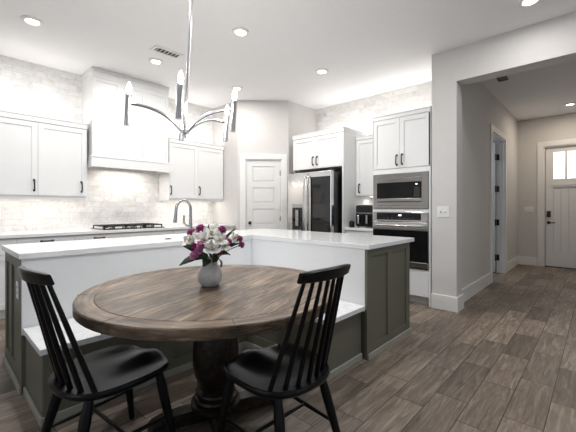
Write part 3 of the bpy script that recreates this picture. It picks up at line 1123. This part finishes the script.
# ------------------------------------------------------------------ round pedestal table
TCX, TCY, TZ, TR = 1.135, 1.628, .760, .700
t = thing('round_dining_table', 'round weathered wood pedestal table in the corner of the bench', 'table', (TCX, TCY, 0), math.radians(20))
bm = bmesh.new()
lathe(bm, [(.612, 0), (.612, .046), (.610, .048)], seg=96)
obj('tabletop', bm, 'table', t, True, (0, 0, TZ - .048))
bm = bmesh.new()
prof = [(.6135, 0.0), (TR - .004, 0.0), (TR, .004), (TR, .043), (TR - .005, .048), (.615, .048), (.6135, .047)]
seg = 120
ringed(bm, [[Vector((r * math.cos(2 * PI * k / seg), r * math.sin(2 * PI * k / seg), h)) for r, h in prof] for k in range(seg)], closed=True)
rim = obj('rim', bm, 'table_rim', t, True, (0, 0, TZ - .048))
bm = bmesh.new()
for k in range(8):                     # joints between the rim segments
    a = 2 * PI * k / 8 + math.radians(-4)
    m_ = Matrix.Rotation(a, 4, 'Z')
    b2 = bmesh.new()
    box(b2, .620, TR + .0006, -.0012, .0012, -.001, .0486)
    for v in b2.verts:
        v.co = m_ @ v.co
    me = bpy.data.meshes.new('tmp')
    b2.to_mesh(me)
    b2.free()
    bm.from_mesh(me)
    bpy.data.meshes.remove(me)
obj('rim_joints', bm, 'slot', rim)
bm = bmesh.new()
lathe(bm, [(.14, .085), (.14, .105), (.118, .112), (.125, .124), (.118, .136), (.100, .142), (.112, .156), (.108, .166), (.088, .176), (.088, .19), (.104, .215), (.122, .27), (.131, .33), (.131, .40),
           (.122, .48), (.103, .55), (.085, .60), (.080, .615), (.096, .622), (.096, .636), (.080, .644), (.105, .665), (.105, .69)], seg=40)
obj('pedestal', bm, 'table_base', t, True)
obj('top_block', boxes((-.30, .30, -.045, .045, .69, .711), (-.045, .045, -.30, .30, .69, .7105), bev=.004), 'table_base', t)
for k in range(4):
    a = math.radians(45 + 90 * k + 3)
    bm = bmesh.new()
    ang = Vector((math.cos(a), math.sin(a), 0))
    nn = Vector((-ang.y, ang.x, 0))
    rings = []
    for s, zt, zb_, hw in ((.05, .088, .022, .052), (.20, .086, .022, .052), (.30, .074, .018, .050), (.345, .058, .0, .048), (.365, .040, .0, .044)):
        c = ang * s
        rings.append([c + nn * hw + Vector((0, 0, zb_)), c + nn * hw + Vector((0, 0, zt - .012)), c + nn * (hw - .012) + Vector((0, 0, zt)),
                      c - nn * (hw - .012) + Vector((0, 0, zt)), c - nn * hw + Vector((0, 0, zt - .012)), c - nn * hw + Vector((0, 0, zb_))])
    ringed(bm, rings)
    obj('foot', bm, 'table_base', t)

# ------------------------------------------------------------------ spindle-back chairs (front faces local +y)
ZS = .444


def superell(a, rx, ry, n):
    c, s = math.cos(a), math.sin(a)
    k = (abs(c) ** n + abs(s) ** n) ** (-1 / n)
    return rx * k * c, ry * k * s


def make_chair(label, loc, rotz):
    t = thing('dining_chair', label, 'chair', (loc[0], loc[1], 0), rotz, 'spindle back chairs at the round table')
    # saddle seat
    bm = bmesh.new()
    seg, nr = 48, 10
    rings = []

    def out(a):
        x, y = superell(a, .234, .248, 2.6)
        x *= 1.0 + .03 * (y / .236)         # wider at the front
        return x, y + .002

    def top(x, y):
        u = x / .232
        v = (y + .242) / .484                 # 0 rear, 1 front
        dish = .020 * max(0, 1 - abs(u) ** 2.2) * math.exp(-((v - .38) / .33) ** 2)
        legs = .016 * math.exp(-((abs(u) - .50) / .26) ** 2) * max(0, min(1, (v - .35) / .4))
        ridge = .007 * math.exp(-(u / .16) ** 2) * max(0, min(1, (v - .5) / .4))
        return ZS + .004 - dish - legs + ridge - .012 * max(0, v - .86) / .14
    tops = []
    for i in range(1, nr + 1):
        f = i / nr
        r_ = []
        for k in range(seg):
            x, y = out(2 * PI * k / seg)
            g = f * .97
            r_.append(Vector((x * g, y * g, top(x * g, y * g))))
        tops.append(r_)
    edge = []
    for g, dz in ((.99, -.005), (1.0, -.014), (.985, -.027), (.94, -.036), (.60, -.040)):
        edge.append([Vector((out(2 * PI * k / seg)[0] * g, out(2 * PI * k / seg)[1] * g, top(out(2 * PI * k / seg)[0] * .97, out(2 * PI * k / seg)[1] * .97) + dz)) for k in range(seg)])
    ringed(bm, tops + edge)
    obj('seat', bm, 'black', t, True)
    # spindles
    tops_ = []
    for k in range(7):
        u = (k - 3) / 3
        p0 = Vector((.182 * u, -.205 + .055 * u * u, ZS - .012))
        p1 = Vector((.126 * u, -.322 + .020 * u * u, .918))
        bm = bmesh.new()
        tube(bm, [p0, p0.lerp(p1, .3), p0.lerp(p1, .6), p1], [.0110, .0115, .0105, .0085], 10)
        obj('spindle', bm, 'black', t, True)
    # crest rail
    bm = bmesh.new()
    rings = []
    n = 18
    for i in range(n + 1):
        u = -1 + 2 * i / n
        x = .159 * u
        y = -.328 + .028 * u * u
        hh = .053 - .010 * abs(u) ** 3
        zb_ = .908 + .002 * u * u
        th = .0135
        lean = .012
        if abs(u) > .93:
            th *= .75
        rings.append([Vector((x, y - th, zb_ + .004)), Vector((x, y - th - lean, zb_ + hh - .006)), Vector((x, y - th * .5 - lean, zb_ + hh)), Vector((x, y + th * .6 - lean, zb_ + hh)),
                      Vector((x, y + th - lean, zb_ + hh - .006)), Vector((x, y + th, zb_ + .004)), Vector((x, y + th * .5, zb_)), Vector((x, y - th * .5, zb_))])
    ringed(bm, rings)
    obj('crest_rail', bm, 'black', t, True)
    # legs and stretchers
    T = {('f', s): (Vector((s * .160, .150, ZS - .034)), Vector((s * .212, .215, 0))) for s in (-1, 1)}
    T.update({('r', s): (Vector((s * .140, -.155, ZS - .030)), Vector((s * .195, -.262, 0))) for s in (-1, 1)})
    for key, (a, b) in T.items():
        bm = bmesh.new()
        tube(bm, [a, a.lerp(b, .22), a.lerp(b, .45), b], [.018, .0235, .022, .0145], 12)
        obj('leg', bm, 'black', t, True)
    mid = {}
    for s in (-1, 1):
        a = T[('f', s)][0].lerp(T[('f', s)][1], .56)
        b = T[('r', s)][0].lerp(T[('r', s)][1], .56)
        bm = bmesh.new()
        tube(bm, [a, a.lerp(b, .5), b], [.0075, .0105, .0075], 10)
        obj('stretcher', bm, 'black', t, True)
        mid[s] = a.lerp(b, .5)
    bm = bmesh.new()
    tube(bm, [mid[-1], mid[-1].lerp(mid[1], .5), mid[1]], [.0075, .0105, .0075], 10)
    obj('stretcher', bm, 'black', t, True)
    return t


make_chair('black spindle back chair at the left, its back towards the island end', (.605, 1.735), math.radians(-84))
make_chair('black spindle back chair at the right, its back towards the viewer', (1.166, 1.158), math.radians(-3))

# ------------------------------------------------------------------ vase and flowers
VX, VY = 1.107, 1.647
vr = YAW - PI / 2
bm = bmesh.new()
lathe(bm, [(.001, 0), (.044, 0), (.052, .006), (.066, .03), (.0725, .055), (.069, .080), (.056, .103), (.044, .120), (.0435, .135), (.049, .157), (.052, .165), (.048, .166), (.041, .150), (.0395, .125), (.055, .09), (.062, .06), (.05, .02), (.001, .012)], seg=40)
vase = tag(obj('vase', bm, 'ceramic', None, True, (VX, VY, TZ + .0008)), 'small speckled grey ceramic vase on the round wooden table', 'vase')


def petal_ring(bm, c, ax, n, L, wd, cup, start=0.0, ruffle=0.0):
    ax = ax.normalized()
    ref = Vector((0, 0, 1)) if abs(ax.z) < .9 else Vector((1, 0, 0))
    e1 = (ref - ax * ref.dot(ax)).normalized()
    e2 = ax.cross(e1)
    for k in range(n):
        a = start + 2 * PI * k / n
        dr = e1 * math.cos(a) + e2 * math.sin(a)
        sd_ = ax.cross(dr)
        rows = []
        for f, wf, up in ((0, .18, 0), (.35, .75, .55), (.7, 1.0, .85), (1.0, .35, .95)):
            base = c + dr * (L * f * math.cos(cup * f)) + ax * (L * cup * .75 * up * f)
            j = ruffle * random.uniform(-1, 1)
            rows.append([base - sd_ * (wd * wf / 2) + ax * (.1 * wd + j), base + ax * (-.08 * wd - j), base + sd_ * (wd * wf / 2) + ax * (.1 * wd + j)])
        V = [[bm.verts.new(p) for p in r] for r in rows]
        for i in range(3):
            for q in range(2):
                bm.faces.new((V[i][q], V[i][q + 1], V[i + 1][q + 1], V[i + 1][q]))


def leaf(parent, p0, p1, wd, bend=.02):
    p0, p1 = Vector(p0), Vector(p1)
    ax = (p1 - p0)
    sd_ = ax.cross(Vector((0, 0, 1)))
    sd_ = sd_.normalized() if sd_.length > 1e-4 else Vector((1, 0, 0))
    sd_ = (sd_ + sd_.cross(ax).normalized() * .9).normalized()
    up = sd_.cross(ax).normalized()
    bm = bmesh.new()
    rows = []
    for f, wf in ((0, .12), (.25, .75), (.5, 1.0), (.75, .72), (1.0, .04)):
        b = p0 + ax * f + up * (bend * math.sin(PI * f))
        rows.append([b - sd_ * wd * wf / 2 + up * wd * .12, b, b + sd_ * wd * wf / 2 + up * wd * .12])
    V = [[bm.verts.new(p) for p in r] for r in rows]
    for i in range(4):
        for q in range(2):
            bm.faces.new((V[i][q], V[i][q + 1], V[i + 1][q + 1], V[i + 1][q]))
    o = obj('leaf', bm, 'leaf', parent, True)
    sm = o.modifiers.new('thickness', 'SOLIDIFY')
    sm.thickness = .0012
    return o


def flower(kind, label, lx, lz, ly, size, leaves=()):
    size *= 1.32
    """lx to the right, lz up from the table, ly away from the viewer, all from the vase"""
    cat = 'flower'
    t = thing('%s_flower' % kind, label, cat, (VX, VY, TZ + .02), vr, 'flowers in the vase')
    top = Vector((lx, ly, lz - .02))
    mouth = Vector((max(-.034, min(.034, lx * .35)), max(-.03, min(.03, ly * .35)), .145))
    low = Vector((-mouth.x * .6, -mouth.y * .6, .012))
    bm = bmesh.new()
    tube(bm, bezier(low, low.lerp(mouth, .7), mouth + Vector((0, 0, .02)), top, 8), .0024, 6)
    obj('stem', bm, 'stem', t, True)
    ax = Vector((lx * 1.2, -.10 + ly * .5, .10)).normalized()
    bm = bmesh.new()
    if kind == 'white':
        petal_ring(bm, top, ax, 3, size, size * .62, .55)
        petal_ring(bm, top + ax * .002, ax, 3, size * .95, size * .55, .75, PI / 3)
        b = obj('petals', bm, 'petal_white', t, True)
        bm = bmesh.new()
        for k in range(5):
            e = ax + Vector((random.uniform(-.3, .3), random.uniform(-.3, .3), random.uniform(-.3, .3)))
            tube(bm, [top, top + e.normalized() * size * .55], [.0012, .002], 5)
        obj('stamens', bm, 'pollen', t)
    else:
        for j, (n, L, cup) in enumerate(((7, 1.0, .35), (7, .9, .75), (6, .75, 1.05), (5, .55, 1.35), (4, .35, 1.6))):
            petal_ring(bm, top + ax * (.004 * j), ax, n, size * L, size * .62 * L, cup, j * .7, .003)
        b = obj('petals', bm, 'petal_mag' if kind == 'magenta' else 'petal_pink', t, True)
        bm = bmesh.new()
        tube(bm, [top - ax * .016, top - ax * .004, top + ax * .004], [.004, .009, .010], 8)
        obj('calyx', bm, 'leaf', t, True)
    b.modifiers.new('thickness', 'SOLIDIFY').thickness = .0012
    for p1, wd in leaves:
        leaf(t, mouth + Vector((0, 0, .004)), Vector(p1) * 1.0, wd * 1.55)
    return t


FL = [
    ('magenta', 'magenta bloom at the upper left of the bouquet', -.105, .300, .01, .026, [((-.13, -.02, .215), .030)]),
    ('magenta', 'magenta bloom at the top of the bouquet, left of centre', -.058, .322, .02, .026, ()),
    ('magenta', 'magenta bloom in the left middle of the bouquet', -.062, .240, -.055, .026, [((-.10, -.06, .165), .030)]),
    ('pink', 'pink bloom just above the vase neck, left of centre', -.038, .212, -.075, .025, [((-.02, -.085, .10), .034)]),
    ('pink', 'lowest pink bloom hanging left of the vase neck', -.066, .182, -.070, .026, [((-.165, -.03, .098), .034)]),
    ('magenta', 'magenta bloom at the top right of the bouquet', .064, .318, .02, .022, [((.0, .03, .325), .024)]),
    ('magenta', 'small magenta bloom on the right of the bouquet', .106, .252, -.02, .020, [((.17, -.02, .222), .030)]),
    ('magenta', 'small magenta bud at the far right of the bouquet', .168, .268, .0, .017, ()),
    ('magenta', 'magenta bud drooping at the far right edge of the bouquet', .178, .235, -.01, .018, ()),
    ('magenta', 'dark magenta bloom low on the right of the bouquet', .062, .205, -.060, .020, [((.075, -.07, .095), .032)]),
    ('white', 'white flower at the far left of the bouquet', -.120, .252, -.01, .040, [((-.155, .0, .205), .030)]),
    ('white', 'white flower left of centre in the bouquet', -.088, .262, -.035, .038, ()),
    ('white', 'white flower high in the middle of the bouquet', .012, .292, -.01, .044, [((-.01, .02, .335), .026)]),
    ('white', 'white flower at the centre of the bouquet', -.018, .265, -.06, .044, ()),
    ('white', 'large white flower low at the centre front of the bouquet', .030, .220, -.085, .046, [((.03, -.08, .12), .036)]),
    ('white', 'white flower right of centre in the bouquet', .062, .262, -.055, .042, ()),
    ('white', 'white flower behind the others, upper right of centre', .052, .288, .03, .040, [((.10, .04, .27), .026)]),
    ('white', 'white flower tucked between the pink blooms at the left front', -.050, .272, -.03, .036, [((-.11, .0, .26), .024)]),
    ('white', 'small white flower hanging over the right of the vase neck', .088, .228, -.05, .034, [((.125, -.05, .16), .030)]),
    ('white', 'white flower at the back of the bouquet, topmost right', .028, .318, .03, .036, ()),
    ('pink', 'pink bloom between the white flowers at the centre left', -.030, .242, -.085, .022, [((-.055, -.09, .14), .028)]),
    ('white', 'white flower on the right side of the bouquet', .132, .268, .01, .034, [((.15, .02, .31), .020)]),
]
for f in FL:
    flower(*f)

# ------------------------------------------------------------------ chandelier
HUB = Vector((1.065, 1.857, 1.669))
TILT = .054
t = thing('chandelier', 'chrome five arm chandelier with candle bulbs hanging near the table', 'chandelier', HUB)
t.rotation_mode = 'QUATERNION'
t.rotation_quaternion = Matrix.Rotation(TILT, 3, FWD).to_quaternion()
bm = bmesh.new()
lathe(bm, [(.001, -.034), (.011, -.034), (.011, -.016), (.018, -.014), (.030, -.004), (.030, .010), (.014, .020), (.009, .03)], seg=20)
obj('hub', bm, 'chrome', t, True)
bm = bmesh.new()
RL = (CEIL - HUB.z) / math.cos(TILT)
tube(bm, [(0, 0, .02), (0, 0, RL - .045)], .0085, 14)
obj('rod', bm, 'chrome', t, True)
bm = bmesh.new()
lathe(bm, [(.012, RL - .05), (.055, RL - .032), (.062, RL - .012), (.062, RL - .006)], seg=28)
obj('canopy', bm, 'chrome', t, True)
AR, AL = .32, .181
BULBS = []
for deg in (197.8, 281.9, 344.6, 50.4, 111.3):
    a = YAW - PI / 2 + math.radians(deg)
    dr = Vector((math.cos(a), math.sin(a), 0))
    bm = bmesh.new()
    tube(bm, bezier(dr * .018 + Vector((0, 0, .004)), dr * .10 + Vector((0, 0, .115)), dr * .22 + Vector((0, 0, .132)), dr * (AR - .012) + Vector((0, 0, .132)), 16), .0095, 10, .55)
    obj('arm', bm, 'chrome', t, True)
    c = dr * AR
    bm = bmesh.new()
    lathe(bm, [(.001, 0), (.0165, 0), (.0165, AL - .006), (.0165, AL), (.012, AL), (.012, AL - .004), (.001, AL - .004)], (c.x, c.y), 20)
    ct = obj('candle_tube', bm, 'chrome', t, True)
    bm = bmesh.new()
    lathe(bm, [(.001, AL - .003), (.009, AL - .003), (.0095, AL + .008), (.0135, AL + .024), (.0145, AL + .036), (.011, AL + .052), (.006, AL + .066), (.001, AL + .074)], (c.x, c.y), 16)
    obj('bulb', bm, 'bulb', ct, True)
    wp = HUB + Matrix.Rotation(TILT, 3, FWD) @ (c + Vector((0, 0, AL + .038)))
    l = bpy.data.lights.new('candle_lamp', 'POINT')
    l.energy = P_BULB
    l.color = (1.0, .95, .88)
    l.shadow_soft_size = .03
    lo = bpy.data.objects.new('candle_lamp', l)
    COL.objects.link(lo)
    lo.location = wp

# ------------------------------------------------------------------ ceiling lights and vents
LAB = ['round recessed ceiling light above the left wall cabinet', 'round recessed ceiling light in front of the hood, beside the ceiling vent',
       'round recessed ceiling light in front of the pantry wall', 'round recessed ceiling light above the middle of the island',
       'round recessed ceiling light in front of the fridge', 'recessed ceiling light at the top edge above the hall opening',
       'recessed ceiling light in the hall before the front door']


def can(label, x, y):
    t = thing('recessed_light', label, 'ceiling light', (x, y, CEIL - .018), 0, 'recessed ceiling lights')
    bm = bmesh.new()
    ringed(bm, [[Vector((r * math.cos(2 * PI * k / 32), r * math.sin(2 * PI * k / 32), h)) for r, h in ((.053, .0175), (.053, .009), (.062, .0), (.088, .008), (.092, .0175))] for k in range(32)], closed=True)
    obj('trim_ring', bm, 'trim', t, True)
    bm = bmesh.new()
    lathe(bm, [(.0525, .008), (.0525, .012)], seg=32)
    obj('lens', bm, 'lens', t)
    return t


for lab, (x, y) in zip(LAB, CANS + [HALL_CAN]):
    can(lab, x, y)
for lab, (x, y) in zip(('recessed ceiling light over the left end of the island', 'recessed ceiling light over the dining end, nearer the hall'), DINING_CANS):
    can(lab, x, y)


def vent(label, x, y, L, Wd, rotz, ratio=1.0):
    t = thing('ceiling_vent', label, 'vent', (x, y, CEIL - .012), rotz)
    bm = boxes((-L / 2, L / 2, -Wd / 2, -Wd / 2 + .025, 0, .0115), (-L / 2, L / 2, Wd / 2 - .025, Wd / 2, 0, .0115),
               (-L / 2, -L / 2 + .03, -Wd / 2 + .025, Wd / 2 - .025, 0, .0115), (L / 2 - .03, L / 2, -Wd / 2 + .025, Wd / 2 - .025, 0, .0115), bev=.002)
    obj('frame', bm, 'trim', t)
    obj('backing', boxes((-L / 2 + .03, L / 2 - .03, -Wd / 2 + .025, Wd / 2 - .025, .009, .0112)), 'slot', t)
    bm = bmesh.new()
    n = int((L - .06) / .045)
    for k in range(n):
        x0 = -L / 2 + .05 + k * .045
        box(bm, x0, x0 + .006, -Wd / 2 + .025, Wd / 2 - .025, .002, .009)
    obj('louvre', bm, 'trim', t)
    return t


vent('white ceiling vent with dark louvres behind the chandelier rod', 1.928, 3.76, .34, .155, 0)
t = thing('ceiling_vent', 'small dark vent on the hall ceiling just past the opening', 'vent', (5.57, 1.02, CEIL - .012))
obj('frame', boxes((-.11, .11, -.060, -.05, 0, .0115), (-.11, .11, .05, .060, 0, .0115), (-.11, -.10, -.05, .05, 0, .0115), (.10, .11, -.05, .05, 0, .0115)), 'slot', t)
obj('grille', boxes((-.10, .10, -.05, .05, .006, .0112)), 'iron', t)
